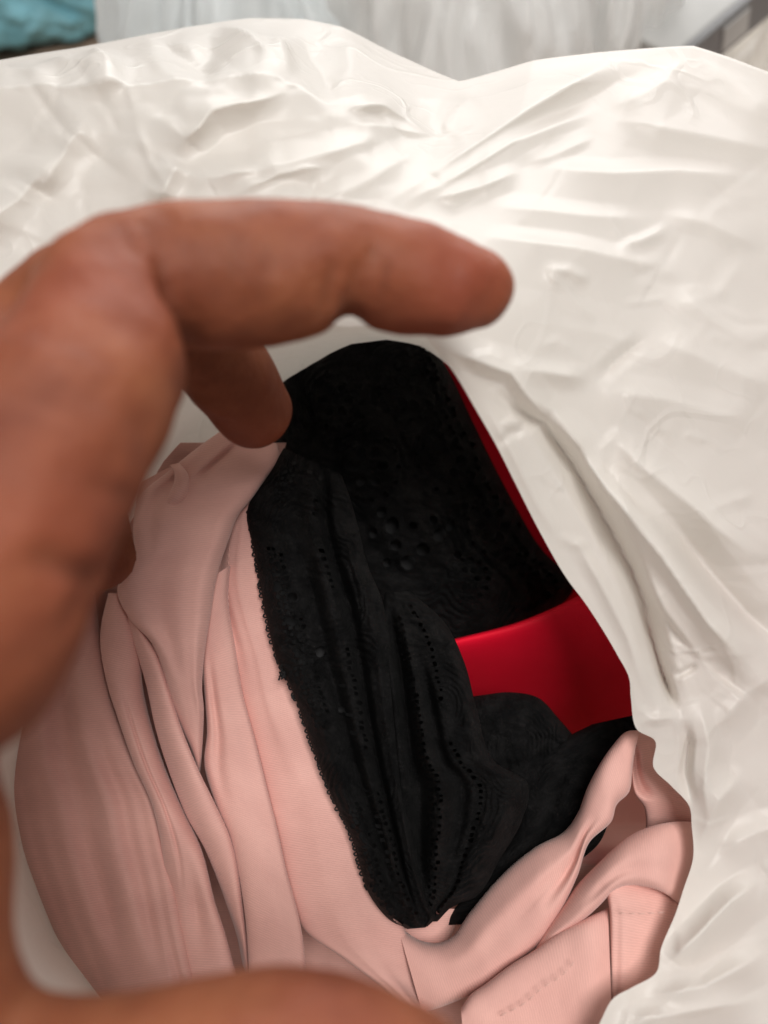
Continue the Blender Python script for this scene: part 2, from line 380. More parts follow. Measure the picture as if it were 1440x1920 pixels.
def build_bag():
    NS, NO, NI, NK = 1400, 190, 26, 26
    flat = np.array([list(a) + list(b) + list(c) for a, b, c in BAG], float)
    R = cr(flat, NS, closed=True)
    Lf = np.vstack([flat, flat[:1]])                        # the crest keeps its angular corners
    cum = np.concatenate([[0], np.cumsum(np.linalg.norm(np.diff(Lf, axis=0), axis=1))])
    sl = np.linspace(0, cum[-1], NS, endpoint=False)
    for c in (3, 4, 5): R[:, c] = 0.25 * R[:, c] + 0.75 * np.interp(sl, cum, Lf[:, c])
    rim, out, inn = R[:, 0:3], R[:, 3:6], R[:, 6:9]
    # sharpen silhouette corners a little is left to the Catmull-Rom; outer sheet
    t = np.linspace(0, 1, NO)[:, None]
    px = rim[None, :, 0] * (1 - t) + out[None, :, 0] * t
    py = rim[None, :, 1] * (1 - t) + out[None, :, 1] * t
    px, py = px.reshape(NO, NS), py.reshape(NO, NS)
    te = t ** 1.75 + np.zeros((1, NS))
    # upper left: a front face turned to the viewer up to a fold, then a flat top running back to the crest
    cy = np.interp(px, [-700, -400, -60, 150, 300, 440, 560, 640, 720, 800, 862], [420, 270, 192, 167, 152, 142, 170, 187, 196, 180, 156])
    below = py > cy + 7 * noise(px / 60, py * 0, 12)
    bend = np.clip(t[np.argmin(below, 0)][:, 0] + (below.all(0)) * 1.0, 0.5, 0.96)[None]
    k5 = np.hanning(61); k5 /= k5.sum(); bend = np.convolve(np.pad(bend[0], 30, 'wrap'), k5, 'valid')[None]
    tf = np.where(t < bend, 0.24 * (t / bend)**1.25, 0.24 + 0.76 * np.clip((t - bend) / (1 - bend), 0, 1)**0.9)
    wl = np.clip((880 - out[:, 0]) / 330, 0, 1) * np.clip((1100 - out[:, 1]) / 400, 0, 1); wl = (wl * wl * (3 - 2 * wl))[None]
    te = te * (1 - wl) + tf * wl
    d = rim[None, :, 2] * (1 - te) + out[None, :, 2] * te
    d = d.reshape(NO, NS)
    # the sheet is pushed a little up around the fingertip and sags between
    d = d - 9.0 * np.exp(-(((px - 1010) / 330)**2 + ((py - 560) / 260)**2))
    d = d - 6.0 * np.exp(-(((px - 1330) / 220)**2 + ((py - 800) / 300)**2))
    def soft(g, n):
        for _ in range(n):
            g = 0.5 * g + 0.25 * (np.roll(g, 1, 1) + np.roll(g, -1, 1))
            e = np.vstack([g[:1], g, g[-1:]]); g = 0.5 * g + 0.25 * (e[:-2] + e[2:])
        return g
    fade = np.clip(np.minimum(t * 9, 1), 0, 1) * np.ones_like(px)
    h = creases(px, py, CREASES[:23]) * 1.3 + creases(px, py, CREASES[23:]) * 1.1
    ang = 0.45                                            # film crumple: stretched along the pull direction
    u = px * math.cos(ang) - py * math.sin(ang); v = px * math.sin(ang) + py * math.cos(ang)
    rid = (0.5 - np.abs(fbm(u / 420, v / 170, 5, 2))) * 0.7 + (0.5 - np.abs(fbm(px / 210, py / 230, 9, 2))) * 0.35
    r = np.random.default_rng(42); extra = []
    for _ in range(120):
        x, y = r.uniform(-200, 1700), r.uniform(60, 2100)
        if 860 < x < 1300 and 700 < y < 1900 or (x < 900 and 600 < y) or (y < 420 and r.uniform() < 0.6): continue
        a0 = math.atan2(y - 560, x - 900) + r.normal(0, 0.45); L = r.uniform(50, 190)
        bend = r.normal(0, 0.35)
        q = [(x, y), (x + L * math.cos(a0), y + L * math.sin(a0)), (x + L * (math.cos(a0) + math.cos(a0 + bend)), y + L * (math.sin(a0) + math.sin(a0 + bend)))]
        extra.append((q, r.uniform(12, 50), r.uniform(12, 50), r.choice([-1, 1, 1]) * r.uniform(0.3, 0.8)))
    for _ in range(260):                                   # fine sharp crinkles
        x, y = r.uniform(-100, 1600), r.uniform(60, 2050)
        if (x < 860 and y > 620): continue
        a0 = math.atan2(y - 620, x - 820) + r.normal(0, 0.5) + (r.random() < 0.2) * 1.4; L = r.uniform(25, 110); bend = r.normal(0, 0.5)
        q = [(x, y), (x + L * math.cos(a0), y + L * math.sin(a0)), (x + L * (math.cos(a0) + math.cos(a0 + bend)), y + L * (math.sin(a0) + math.sin(a0 + bend)))]
        extra.append((q, r.uniform(5, 22), r.uniform(5, 22), r.choice([-1, 1]) * r.uniform(0.15, 0.6)))
    h = h + creases(px, py, extra)
    hh = h * (0.35 + 0.65 * fade) + rid * fade
    # the crest itself stays on the traced outline
    d = d - hh * np.clip((1 - t) * 12, 0.25, 1)
    W = P(px, py, d)
    TOPC = [([(395,25),(470,95),(548,158)], 60, 50, 4.0), ([(150,90),(190,125),(240,160)], 40, 40, 3.5), ([(520,85),(548,158)], 22, 26, 2.0), ([(60,110),(140,140),(230,150)], 30, 40, 2.5),
            ([(280,60),(330,100),(420,140)], 50, 40, -3.0), ([(620,45),(700,110),(860,156)], 30, 60, 2.5), ([(240,80),(320,85),(400,110)], 30, 40, 2.0), ([(560,60),(600,120),(640,180)], 50, 50, -2.5), ([(-60,140),(40,150),(120,165)], 40, 30, 2.5)]
    top_w = wl * np.clip((t - bend) / 0.06, 0, 1) * np.clip((1 - t) * 14, 0.1, 1)
    W[..., 2] += 0.001 * top_w * (creases(px, py, TOPC) + 1.2 * fbm(px / 90, py / 60, 15, 2))
    # beyond the crest the film turns over and falls to the floor
    k = np.linspace(0, 1, NK + 1)[1:][:, None, None]
    crest = W[-1][None]; prev = W[-3][None]
    cen = W.reshape(-1, 3).mean(0)
    dirn = crest - cen; dirn[..., 2] = 0; dirn /= np.linalg.norm(dirn, axis=-1, keepdims=True) + 1e-9
    fall = crest.copy().repeat(NK, 0)
    ripple = 0.006 * np.sin(np.linspace(0, 2 * math.pi * 17, NS))[None, :] + 0.004 * np.sin(np.linspace(0, 2 * math.pi * 41, NS))[None, :]
    fall[..., 2] = crest[..., 2] * (1 - k[..., 0]**1.4) + 0.003 * k[..., 0]
    fall += dirn * (0.035 * np.sin(k * math.pi * 0.55) + ripple[..., None] * k)
    inn_k = np.linspace(1, 0, NI + 1)[:-1][:, None]
    ipx = rim[None, :, 0] * (1 - inn_k) + inn[None, :, 0] * inn_k
    ipy = rim[None, :, 1] * (1 - inn_k) + inn[None, :, 1] * inn_k
    idd = rim[None, :, 2] * (1 - inn_k) + inn[None, :, 2] * inn_k
    hr = h[0][None]
    idd = idd - hr * 0.35 * (1 - inn_k) - 2.0 * inn_k * (1 - inn_k) * fbm(ipx / 70, ipy / 160, 3, 3) * 3
    inner = P(ipx, ipy, idd)
    top = empty('plastic_bag', (float(cen[0]), float(cen[1]), 0.003))
    tag(top, 'large open white plastic bag in front, its mouth spread by the hand', 'bag')
    out_v = np.concatenate([W, fall], 0)
    mesh_obj('outer_wall', out_v.reshape(-1, 3), grid_faces(NO + NK, NS, True), M_BAG, top)
    iv = np.concatenate([inner, W[:1]], 0)
    mesh_obj('inner_wall', iv.reshape(-1, 3), grid_faces(NI + 1, NS, True), M_BAG, top)
build_bag()

# ------------------------------------------------------------------ folded cloth
def strip(name, rows, parent, material, bulge=4.0, e=0.75, nv=90, nu=44, tmax=118, valleys=(), wob=0.22, seed=1, holes=(), ret=False, relief=None):
    """a fold of cloth: rows of (xl,yl,dl, xr,yr,dr[,bulge]); the cross-section is a rounded roll whose edges tuck under"""
    rows = [tuple(r) + ((bulge,) if len(r) == 6 else ()) for r in rows]
    A = np.array(rows, float)
    R = cr(A, nv)
    th = np.radians(np.linspace(-tmax, tmax, nu))
    x = np.sign(np.sin(th)) * np.abs(np.sin(th))**e
    # past 90 degrees the edge curls back underneath
    z = np.sign(np.cos(th)) * np.abs(np.cos(th))**e
    t = (x + 1) / 2
    T = t[None, :]; V = np.linspace(0, 1, nv)[:, None]
    px = R[:, 0:1] * (1 - T) + R[:, 3:4] * T
    py = R[:, 1:2] * (1 - T) + R[:, 4:5] * T
    d = R[:, 2:3] * (1 - T) + R[:, 5:6] * T - R[:, 6:7] * z[None, :]
    front = np.clip(z, 0, 1)[None, :]
    for (t0, t1, w, dep, v0, v1) in valleys:               # a soft valley (dep>0) or ridge (dep<0) along the fold
        tc = t0 + (t1 - t0) * V
        f = np.clip((V - v0) / 0.12, 0, 1) * np.clip((v1 - V) / 0.12, 0, 1)
        d = d + dep * f * np.exp(-((T - tc) / w)**2) * front
    d = d - wob * (fbm(px / 75, py / 190, seed, 2) + 0.06 * noise(px / 30, py / 60, seed + 5)) * (0.3 + 0.7 * front)
    if relief is not None: d = d - relief(px, py) * front
    W = P(px, py, d)
    # uv in mm
    du = np.linalg.norm(np.diff(W, axis=1), axis=2).mean(0); U = np.concatenate([[0], np.cumsum(du)]) * 1000
    dv = np.linalg.norm(np.diff(W, axis=0), axis=2).mean(1); VV = np.concatenate([[0], np.cumsum(dv)]) * 1000
    uv = np.stack(np.meshgrid(U, VV), -1).reshape(-1, 2) + seed * 13.7
    faces = grid_faces(nv, nu)
    if len(holes):
        PX, PY = px.ravel().copy(), py.ravel().copy(); D = d.ravel().copy()
        fr = (z > 0.05)[None, :].repeat(nv, 0).ravel()
        kill = np.zeros(len(PX), bool)
        for hx, hy, rx, ry, rot in holes:
            c, s = math.cos(rot), math.sin(rot)
            ex, ey = (PX - hx), (PY - hy)
            a, b = (ex * c + ey * s) / rx, (-ex * s + ey * c) / ry
            rr = np.hypot(a, b)
            ins = (rr < 0.72) & fr; kill |= ins
            ring = (rr < 1.35) & ~ins & fr
            k = np.where(ring, np.clip((1.35 - rr) / 0.35, 0, 1), 0)
            f = 1 + (1.0 / np.maximum(rr, 1e-3) - 1) * k * (rr < 1.0)
            na, nb = a * f, b * f
            PX = np.where(ring & (rr < 1), hx + (na * rx) * c - (nb * ry) * s, PX)
            PY = np.where(ring & (rr < 1), hy + (na * rx) * s + (nb * ry) * c, PY)
            D = D - np.where(fr, 0.5 * np.exp(-((rr - 1.25) / 0.35)**2), 0)     # corded rim
        W = P(PX, PY, D)
        faces = faces[~kill[faces].any(1)]
    W = W.reshape(-1, 3)
    if ret: return W, faces, uv
    return mesh_obj(name, W, faces, material, parent, uv)

def sheet(name, px0, py0, px1, py1, dfun, parent, material, n=60):
    X, Y = np.meshgrid(np.linspace(px0, px1, n), np.linspace(py0, py1, n))
    W = P(X, Y, dfun(X, Y)).reshape(-1, 3)
    uv = np.stack([X, Y], -1).reshape(-1, 2) * 0.135
    return mesh_obj(name, W, grid_faces(n, n), material, parent, uv)

def tube(pts, r, n=7, closed_ends=True):
    pts = np.asarray(pts, float); m = len(pts)
    r = np.broadcast_to(np.asarray(r, float), (m,))
    tg = np.gradient(pts, axis=0); tg /= np.linalg.norm(tg, axis=1, keepdims=True) + 1e-12
    ref = np.array([0.3, 0.9, 0.31]); a = np.cross(tg, ref); a /= np.linalg.norm(a, axis=1, keepdims=True) + 1e-12
    b = np.cross(tg, a)
    th = np.linspace(0, 2 * math.pi, n, endpoint=False)
    v = pts[:, None] + r[:, None, None] * (np.cos(th)[None, :, None] * a[:, None] + np.sin(th)[None, :, None] * b[:, None])
    return v.reshape(-1, 3), grid_faces(m, n, True)

def join(parts):
    V, Fs, o = [], [], 0
    for v, f in parts:
        V.append(v); Fs.append(np.asarray(f) + o); o += len(v)
    return np.concatenate(V), np.concatenate(Fs)

# ---- pink garment
def build_pink():
    g = empty('pink_garment', tuple(P(600, 1500, 235)))
    tag(g, 'dusty pink crepe garment lying gathered in folds around the black lace', 'clothing')
    K = dict(parent=g, material=M_PINK)
    # cloth lying underneath all the folds
    sheet('under_layer', -60, 830, 1420, 2080, lambda x, y: 214 + 6 * fbm(x / 150, y / 220, 4, 3) + np.clip((x - 520) / 2.2, 0, 120) * np.clip((1620 - y) / 60, 0, 1) , n=110, **K)
    strip('fold', [(110,1040,203,178,1110,199),(50,1200,203,187,1185,199),(0,1330,203,214,1316,198),(-8,1430,203,250,1413,197),(8,1490,203,290,1496,196),
                   (35,1590,202,312,1583,194),(73,1690,200,330,1656,191),(110,1770,198,345,1740,188),(165,1880,195,370,1850,185),(230,2000,192,400,1960,184)],
          bulge=8, e=0.85, seed=3, nu=70, valleys=[(0.55,0.42,0.10,4.2,0.1,0.82),(0.84,0.72,0.07,3.0,0.3,0.85),(0.30,0.2,0.06,1.5,0.4,1.1),(0.62,0.55,0.05,1.2,0.0,0.6),(0.18,0.09,0.05,1.8,0.25,1.1),(0.93,0.84,0.04,1.8,0.35,1.0)], **K)
    strip('fold', [(203,1112,192,230,1112,193),(190,1170,192,254,1170,193),(188,1210,192,264,1230,194),(200,1280,191,268,1290,195),(222,1350,190,284,1360,194),
                   (250,1430,189,310,1440,193),(285,1510,188,347,1525,192),(303,1590,189,379,1595,190),(306,1660,192,403,1690,188),(300,1740,192,421,1745,186),(300,1830,190,446,1840,184),(320,1950,187,470,1950,182)],
          bulge=5, e=0.95, seed=5, nu=56, valleys=[(0.6,0.62,0.16,2.4,0.58,0.86),(0.25,0.1,0.14,-1.4,0.7,1.2),(0.42,0.35,0.05,1.2,0.2,0.7)], **K)
    strip('fold', [(222,1118,193,243,1140,192),(238,1170,192,276,1190,190),(258,1230,191,296,1228,188),(274,1285,191,315,1285,187),(290,1360,190,338,1357,186),
                   (318,1450,190,371,1440,185),(352,1535,190,404,1508,186),(383,1590,190,430,1565,187),(406,1645,191,444,1615,188),(424,1695,192,456,1700,189),(444,1755,194,464,1770,191),(455,1810,196,468,1840,194)],
          bulge=4.5, e=1.0, seed=7, **K)
    strip('fold', [(425,800,208,520,832,208),(372,838,204,524,862,205),(320,880,199,500,895,202),(258,938,194,470,938,199),(250,980,190,448,965,196),(250,1035,187,428,1015,193),(220,1105,186,406,1085,190),(243,1160,186,393,1165,188),
                   (285,1208,186,382,1240,187),(303,1250,187,379,1290,187),(318,1305,188,382,1325,188),(340,1365,190,381,1375,190),(362,1418,193,377,1432,193),(370,1452,196,374,1456,196)],
          bulge=5.5, e=0.8, seed=9, nu=70, nv=120, valleys=[(0.36,0.30,0.05,6.0,0.02,0.19),(0.15,0.2,0.07,2.0,0.05,0.4),(0.45,0.35,0.18,2.2,0.3,0.75),(0.9,0.85,0.10,-1.2,0.2,0.9)], **K)
    strip('fold', [(318,872,197,336,868,197),(326,884,194,352,888,194),(326,905,192,354,915,192),(316,928,191,344,940,192),(308,950,192,326,962,193)], bulge=2.6, e=1.0, seed=37, nv=40, nu=24, **K)
    strip('fold', [(262,905,203,345,862,206),(255,945,200,335,900,203),(262,985,200,330,950,203)], bulge=3, seed=33, nv=30, **K)
    strip('fold', [(392,1085,197,432,1060,198),(384,1160,195,428,1120,197),(378,1240,194,442,1220,195),(384,1310,193,455,1300,193),(388,1370,192,479,1390,191),(384,1440,191,503,1487,189),
                   (404,1508,190,519,1550,188),(432,1572,189,537,1632,187),(447,1636,188,557,1705,186),(458,1705,187,567,1754,185),(464,1770,186,574,1826,184),(468,1845,185,580,1900,183),(475,1960,184,590,1990,182)],
          bulge=4.5, e=0.62, seed=11, nu=56, valleys=[(0.25,0.18,0.10,1.8,0.15,0.5),(0.75,0.9,0.2,1.0,0.2,0.9)], **K)
    strip('fold', [(440,930,207,500,915,206),(428,962,205,520,945,204),(412,1030,203,530,1015,202),(404,1085,202,540,1095,200),(418,1150,200,560,1185,199),(436,1220,198,590,1260,197),(450,1300,197,620,1350,196),
                   (474,1390,196,660,1445,195),(498,1487,194,700,1510,194),(514,1550,193,720,1590,194),(532,1632,192,730,1655,194),(550,1700,191,752,1720,194),(572,1745,191,772,1785,193),(645,1798,190,787,1845,192),(735,1868,188,798,1885,190),(800,1960,186,830,1940,188)],
          bulge=4.0, e=0.5, seed=13, nu=70, nv=130, valleys=[(0.06,0.1,0.06,1.5,0.0,0.35),(0.32,0.3,0.05,-0.6,0.0,0.5),(0.4,0.5,0.2,-1.6,0.3,1.1)], **K)
    # right-hand folds
    strip('fold', [(745,1735,196,792,1900,189),(785,1762,195,822,1890,187),(820,1768,195,860,1876,186),(845,1758,195,899,1860,185),(882,1709,195,958,1812,184),(936,1645,195,1002,1778,184),(1001,1590,194,1046,1718,185),
                   (1060,1557,193,1083,1642,186),(1085,1520,192,1105,1580,187),(1102,1475,191,1146,1541,187),(1126,1430,190,1157,1508,188),(1150,1396,190,1180,1484,189),(1174,1372,191,1186,1440,190),(1200,1369,194,1192,1400,193)],
          bulge=6, e=0.72, seed=17, nu=60, nv=120, valleys=[(0.75,0.62,0.10,2.6,0.45,0.75),(0.35,0.4,0.15,-1.0,0.1,0.6),(0.55,0.5,0.06,0.9,0.35,0.7)], **K)
    strip('fold', [(1176,1372,194,1238,1376,198),(1182,1410,193,1240,1400,198),(1184,1450,192,1245,1435,197),(1190,1488,192,1285,1468,196),(1208,1515,193,1320,1500,195),(1211,1545,195,1340,1535,195),(1205,1585,198,1340,1575,197)],
          bulge=4, e=0.7, seed=19, valleys=[(0.12,0.25,0.12,3.0,0.05,0.6)], **K)
    strip('fold', [(1000,1778,188,1006,1790,186),(1025,1735,188,1045,1758,182),(1056,1694,187,1090,1728,180),(1086,1655,186,1122,1700,179),(1116,1624,185,1150,1672,178),(1177,1569,184,1190,1660,178),(1228,1547,184,1240,1672,178),(1300,1541,190,1290,1712,187),(1340,1550,196,1320,1740,194)],
          bulge=6, e=0.85, seed=23, nu=56, valleys=[(0.6,0.7,0.15,1.0,0.3,0.9)], **K)
    strip('fold', [(864,1890,180,868,1935,178),(885,1862,180,892,1985,176),(908,1846,180,930,1995,175),(957,1809,180,1000,2000,174),(1001,1782,180,1060,2000,173),(1056,1743,180,1100,2000,172),(1110,1716,180,1138,1990,172),(1140,1702,182,1150,1980,174)],
          bulge=6, e=0.6, seed=29, nu=60, valleys=[(0.5,0.4,0.1,0.8,0.2,0.8)], **K)
    strip('fold', [(1136,1640,182,1262,1668,188),(1137,1665,180,1276,1690,186),(1143,1710,178,1284,1740,184),(1144,1790,176,1280,1800,182),(1144,1880,175,1270,1890,181),(1146,1970,174,1260,1980,180)],
          bulge=5, e=0.55, seed=31, nu=60, valleys=[(0.1,0.08,0.06,0.8,0.1,0.9)], **K)
    strip('fold', [(740,1700,203,870,1705,203),(745,1745,201,850,1745,203),(770,1790,199,840,1790,201)], bulge=3, seed=35, nv=30, **K)
    # stitching: short raised stitches along the seams
    def stitches(pts, step, d0):
        C = cr(np.array(pts, float), 400); L = np.concatenate([[0], np.cumsum(np.linalg.norm(np.diff(C[:, :2], axis=0), axis=1))])
        ps = []; s = 0
        while s + step * 0.75 < L[-1]:
            q = np.array([[np.interp(s + step * 0.75 * k / 4, L, C[:, j]) for j in range(3)] for k in range(5)])
            q[:, 2] += d0 - 0.15 - 0.35 * np.sin(np.linspace(0, math.pi, 5))
            ps.append(tube(P(q[:, 0], q[:, 1], q[:, 2]), np.array([.04, .12, .14, .12, .04]) / 1000))
            s += step
        return ps
    v, f = join(stitches([(430,1025,199.3),(428,1060,198.4),(428,1100,197.5),(430,1150,196.2),(436,1190,195.2),(441,1235,194.6)], 13, 0))
    mesh_obj('seam_stitching', v, f, M_THREAD, g)
    v, f = join(stitches([(938,1905,170.6),(985,1880,169.8),(1020,1850,169.8),(1050,1832,169.8),(1080,1800,170.2)], 20, 0))
    mesh_obj('seam_stitching', v, f, M_THREAD, g)
    v, f = join(stitches([(1160,1712,172.0),(1200,1713,170.6),(1250,1710,170.6)], 18, 0))
    mesh_obj('seam_stitching', v, f, M_THREAD, g)
build_pink()

# ---- black lace garment
rng = np.random.default_rng(11)
def scatter(poly_rows, n, rmin, rmax, seed):
    r = np.random.default_rng(seed); out = []
    A = np.array(poly_rows, float)
    R = cr(A, 200)
    for _ in range(n * 30):
        if len(out) >= n: break
        k = r.integers(10, 190); t = r.uniform(0.12, 0.88)
        x = R[k, 0] * (1 - t) + R[k, 3] * t; y = R[k, 1] * (1 - t) + R[k, 4] * t
        rad = r.uniform(rmin, rmax) * r.choice([0.7, 1.0, 1.0, 1.25])
        if noise(np.array([x / 45.0]), np.array([y / 45.0]), seed + 90)[0] < 0.05: continue
        if all(math.hypot(x - o[0], y - o[1]) > 2.2 * (rad + o[2]) for o in out):
            out.append((x, y, rad, rad * r.uniform(0.75, 1.35), r.uniform(0, 3.1)))
    return out
MOTIFS = [(780,1015,1.0),(690,875,1.0),(838,862,.95),(630,750,.85),(765,735,.85),(925,985,.85),(880,1085,.6),(560,990,.6),(590,1130,.75),(650,1290,.7),(690,1470,.6),(820,1330,.6),(850,1500,.6),(960,1400,.6),(1050,1490,.6)]
def cords(px, py):                                        # embroidered relief of the lace: ribs curling round the flowers
    best = np.full(px.shape, 1e9)
    for mx, my, sc_ in MOTIFS: best = np.minimum(best, np.hypot(px - mx, (py - my) * 0.85) / sc_)
    wv = best + 14 * fbm(px / 50, py / 50, 71, 2)
    rib = np.sin(wv * 2 * math.pi / 15.0)
    return 0.42 * rib * np.clip((best - 38) / 20, 0, 1) * (0.5 + 0.5 * np.clip(noise(px / 60, py / 60, 73) * 2, -1, 1)) + 0.3 * noise(px / 8, py / 8, 77)
def motif(cx, cy, k, rot):
    out = []
    for j in range(6):
        t = rot + j * math.pi / 3; out.append((cx + 27 * k * math.cos(t), cy + 30 * k * math.sin(t), 11 * k, 8.5 * k, t))
    for j in range(13):
        t = rot + j * 2 * math.pi / 13; out.append((cx + 58 * k * math.cos(t), cy + 62 * k * math.sin(t), 4.2, 4.2, 0))
    return out
def net_rows(rows, ts, step, rad, seed):                  # rows of small openings following the cloth
    r = np.random.default_rng(seed); R = cr(np.array(rows, float), 700); out = []
    for n_, t in enumerate(ts):
        x = R[:, 0] * (1 - t) + R[:, 3] * t; y = R[:, 1] * (1 - t) + R[:, 4] * t
        L = np.concatenate([[0], np.cumsum(np.hypot(np.diff(x), np.diff(y)))])
        s_ = 20 + (n_ % 2) * step / 2
        while s_ < L[-1] - 15:
            hx, hy = np.interp(s_, L, x), np.interp(s_, L, y)
            if noise(np.array([hx / 70.0]), np.array([hy / 90.0]), seed)[0] > -0.15:
                q = rad * r.uniform(0.6, 1.3); out.append((hx + r.normal(0, 1.6), hy + r.normal(0, 1.6), q, q * r.uniform(0.8, 1.5), r.uniform(0, 3)))
            s_ += step * r.uniform(0.85, 1.2)
    return out
def build_lace():
    g = empty('lace_garment', tuple(P(760, 1250, 232)))
    tag(g, 'crumpled black lace garment with eyelet holes in the middle of the bag', 'clothing')
    K = dict(parent=g, material=M_LACE, relief=cords)
    cup = [(600,652,236,796,628,238),(515,708,234,838,690,238),(518,800,231,884,785,237),(500,880,228,930,880,236),(520,960,226,970,955,235),(560,1040,225,1012,1025,235),(620,1100,226,1070,1086,237),(680,1150,229,1072,1112,240),(740,1198,233,1030,1150,243),(790,1225,238,900,1205,247)]
    H1 = [(766,1055,15,13,0.2),(793,1030,12,12,0),(824,1002,11,13,0.6),(735,985,12,16,0.3),(742,1022,10,10,0),(845,985,8,12,0.5),(812,975,7,9,0),(870,950,7,8,0),(858,1040,7,8,0),(700,1000,7,9,0),(715,960,8,11,0.3),(775,985,7,7,0),(725,1055,7,8,0)]
    for mx, my, k in MOTIFS[1:7]: H1 += motif(mx, my, k, mx % 1.0)
    H1 += net_rows(cup, (0.82, 0.88, 0.93), 15, 3.6, 4)
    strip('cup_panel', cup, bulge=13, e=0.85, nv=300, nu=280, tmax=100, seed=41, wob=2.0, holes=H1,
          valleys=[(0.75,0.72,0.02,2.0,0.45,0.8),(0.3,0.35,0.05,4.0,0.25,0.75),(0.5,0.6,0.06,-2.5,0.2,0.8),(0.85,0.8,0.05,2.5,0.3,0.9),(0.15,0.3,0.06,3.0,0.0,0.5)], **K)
    band = [(532,840,205,640,890,203),(500,895,203,655,930,200),(466,947,201,668,975,197),(478,1040,197,690,1060,192),(498,1150,193,718,1130,190),(520,1240,190,738,1240,188),(552,1305,188,748,1350,187),
            (582,1390,187,757,1430,187),(620,1490,186,767,1500,187),(660,1572,186,778,1580,187),(681,1645,187,792,1650,188),(694,1680,188,805,1692,189),(735,1728,190,816,1722,191),(762,1740,192,802,1737,192)]
    flap = [(722,1112,199,768,1108,201),(715,1165,192,832,1165,196),(724,1240,187,870,1240,190),(735,1330,185,894,1330,187),(744,1420,184,928,1428,186),(749,1480,184,990,1470,188),(754,1540,185,978,1540,190),
            (764,1600,186,938,1610,192),(778,1660,188,892,1682,195),(788,1700,190,848,1700,195),(795,1728,193,820,1728,195)]
    def dark_backing(rows, off, offl=None):                                # black sheet added under the openwork so its openings read dark
        q = [(a + 2, b + 2, c + (offl or off), d - 2, e + 2, f + off) for a, b, c, d, e, f in rows]
        return q
    strip('dark_backing', dark_backing(cup, 7.0), g, M_BLACK, bulge=11.5, e=0.85, nv=60, nu=50, tmax=95, seed=41, wob=0.3)
    strip('dark_backing', dark_backing(band, 11, 4.0), g, M_BLACK, bulge=5, e=0.7, nv=60, nu=30, tmax=95, seed=43, wob=0.3)
    strip('dark_backing', dark_backing(flap, 9, 16), g, M_BLACK, bulge=5, e=0.8, nv=60, nu=30, tmax=95, seed=47, wob=0.3)
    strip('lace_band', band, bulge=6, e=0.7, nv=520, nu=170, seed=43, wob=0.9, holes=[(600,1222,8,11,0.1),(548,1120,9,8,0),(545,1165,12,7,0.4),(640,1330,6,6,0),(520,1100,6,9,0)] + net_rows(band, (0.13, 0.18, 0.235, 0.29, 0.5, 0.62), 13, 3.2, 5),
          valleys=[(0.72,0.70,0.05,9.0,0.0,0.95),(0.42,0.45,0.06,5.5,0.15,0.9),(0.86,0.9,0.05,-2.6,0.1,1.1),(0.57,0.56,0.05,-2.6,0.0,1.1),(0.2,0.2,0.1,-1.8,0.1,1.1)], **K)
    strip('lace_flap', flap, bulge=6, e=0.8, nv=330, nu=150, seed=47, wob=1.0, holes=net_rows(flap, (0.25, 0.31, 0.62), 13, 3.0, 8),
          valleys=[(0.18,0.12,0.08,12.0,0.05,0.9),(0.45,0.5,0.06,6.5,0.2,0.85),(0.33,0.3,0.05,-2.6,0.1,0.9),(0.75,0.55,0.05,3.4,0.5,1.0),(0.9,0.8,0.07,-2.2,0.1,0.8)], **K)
    strip('lace_fold', [(862,1310,214,870,1480,206),(905,1303,212,930,1500,204),(960,1298,211,990,1500,203),(1012,1310,211,1040,1480,203),(1050,1350,211,1075,1460,204),(1085,1390,213,1100,1440,207)],
          bulge=6, e=0.9, nv=130, nu=90, seed=49, wob=1.0, valleys=[(0.4,0.5,0.07,2.0,0.0,1.0),(0.7,0.65,0.06,1.6,0.0,1.0)], **K)
    strip('lace_fold', [(1110,1358,209,1260,1325,212),(1060,1385,206,1250,1395,207),(990,1460,203,1190,1450,202),(965,1560,201,1150,1520,200),(905,1640,201,1120,1585,200),(855,1700,202,1050,1640,201),(830,1735,204,940,1730,203)],
          bulge=5, e=0.8, nv=130, nu=110, seed=53, wob=1.0, valleys=[(0.3,0.35,0.08,2.0,0.0,1.0),(0.6,0.55,0.08,-1.0,0.0,1.0)], **K)
    # picot edge: little loops along the band's free edge
    ps = []
    C = cr(np.array([(465,945,200),(478,1040,196),(498,1150,192),(520,1240,189),(552,1305,187),(582,1390,186),(620,1490,185),(660,1572,185),(681,1645,186),(694,1680,187),(735,1728,189),(765,1741,191),(800,1738,191)], float), 900)
    r = np.random.default_rng(3)
    for k in np.cumsum(r.integers(4, 15, 85)):
        if k > 885: break
        a, b = C[k], C[min(k + 7, 899)]
        nx, ny = -(b - a)[1], (b - a)[0]; l = math.hypot(nx, ny) + 1e-6; nx, ny = nx / l, ny / l
        th = np.linspace(0, math.pi, 7); ht = r.uniform(0.3, 5.5)
        q = np.stack([a[0] + (b - a)[0] * (1 - np.cos(th)) / 2 + nx * ht * np.sin(th), a[1] + (b - a)[1] * (1 - np.cos(th)) / 2 + ny * ht * np.sin(th), a[2] + 0.8 * np.ones(7)], -1)
        ps.append(tube(P(q[:, 0], q[:, 1], q[:, 2]), 0.00022, 6))
    v, f = join(ps); mesh_obj('picot_edge', v, f, M_BLACK, g)
    ps = []                                                # frayed knot of thread
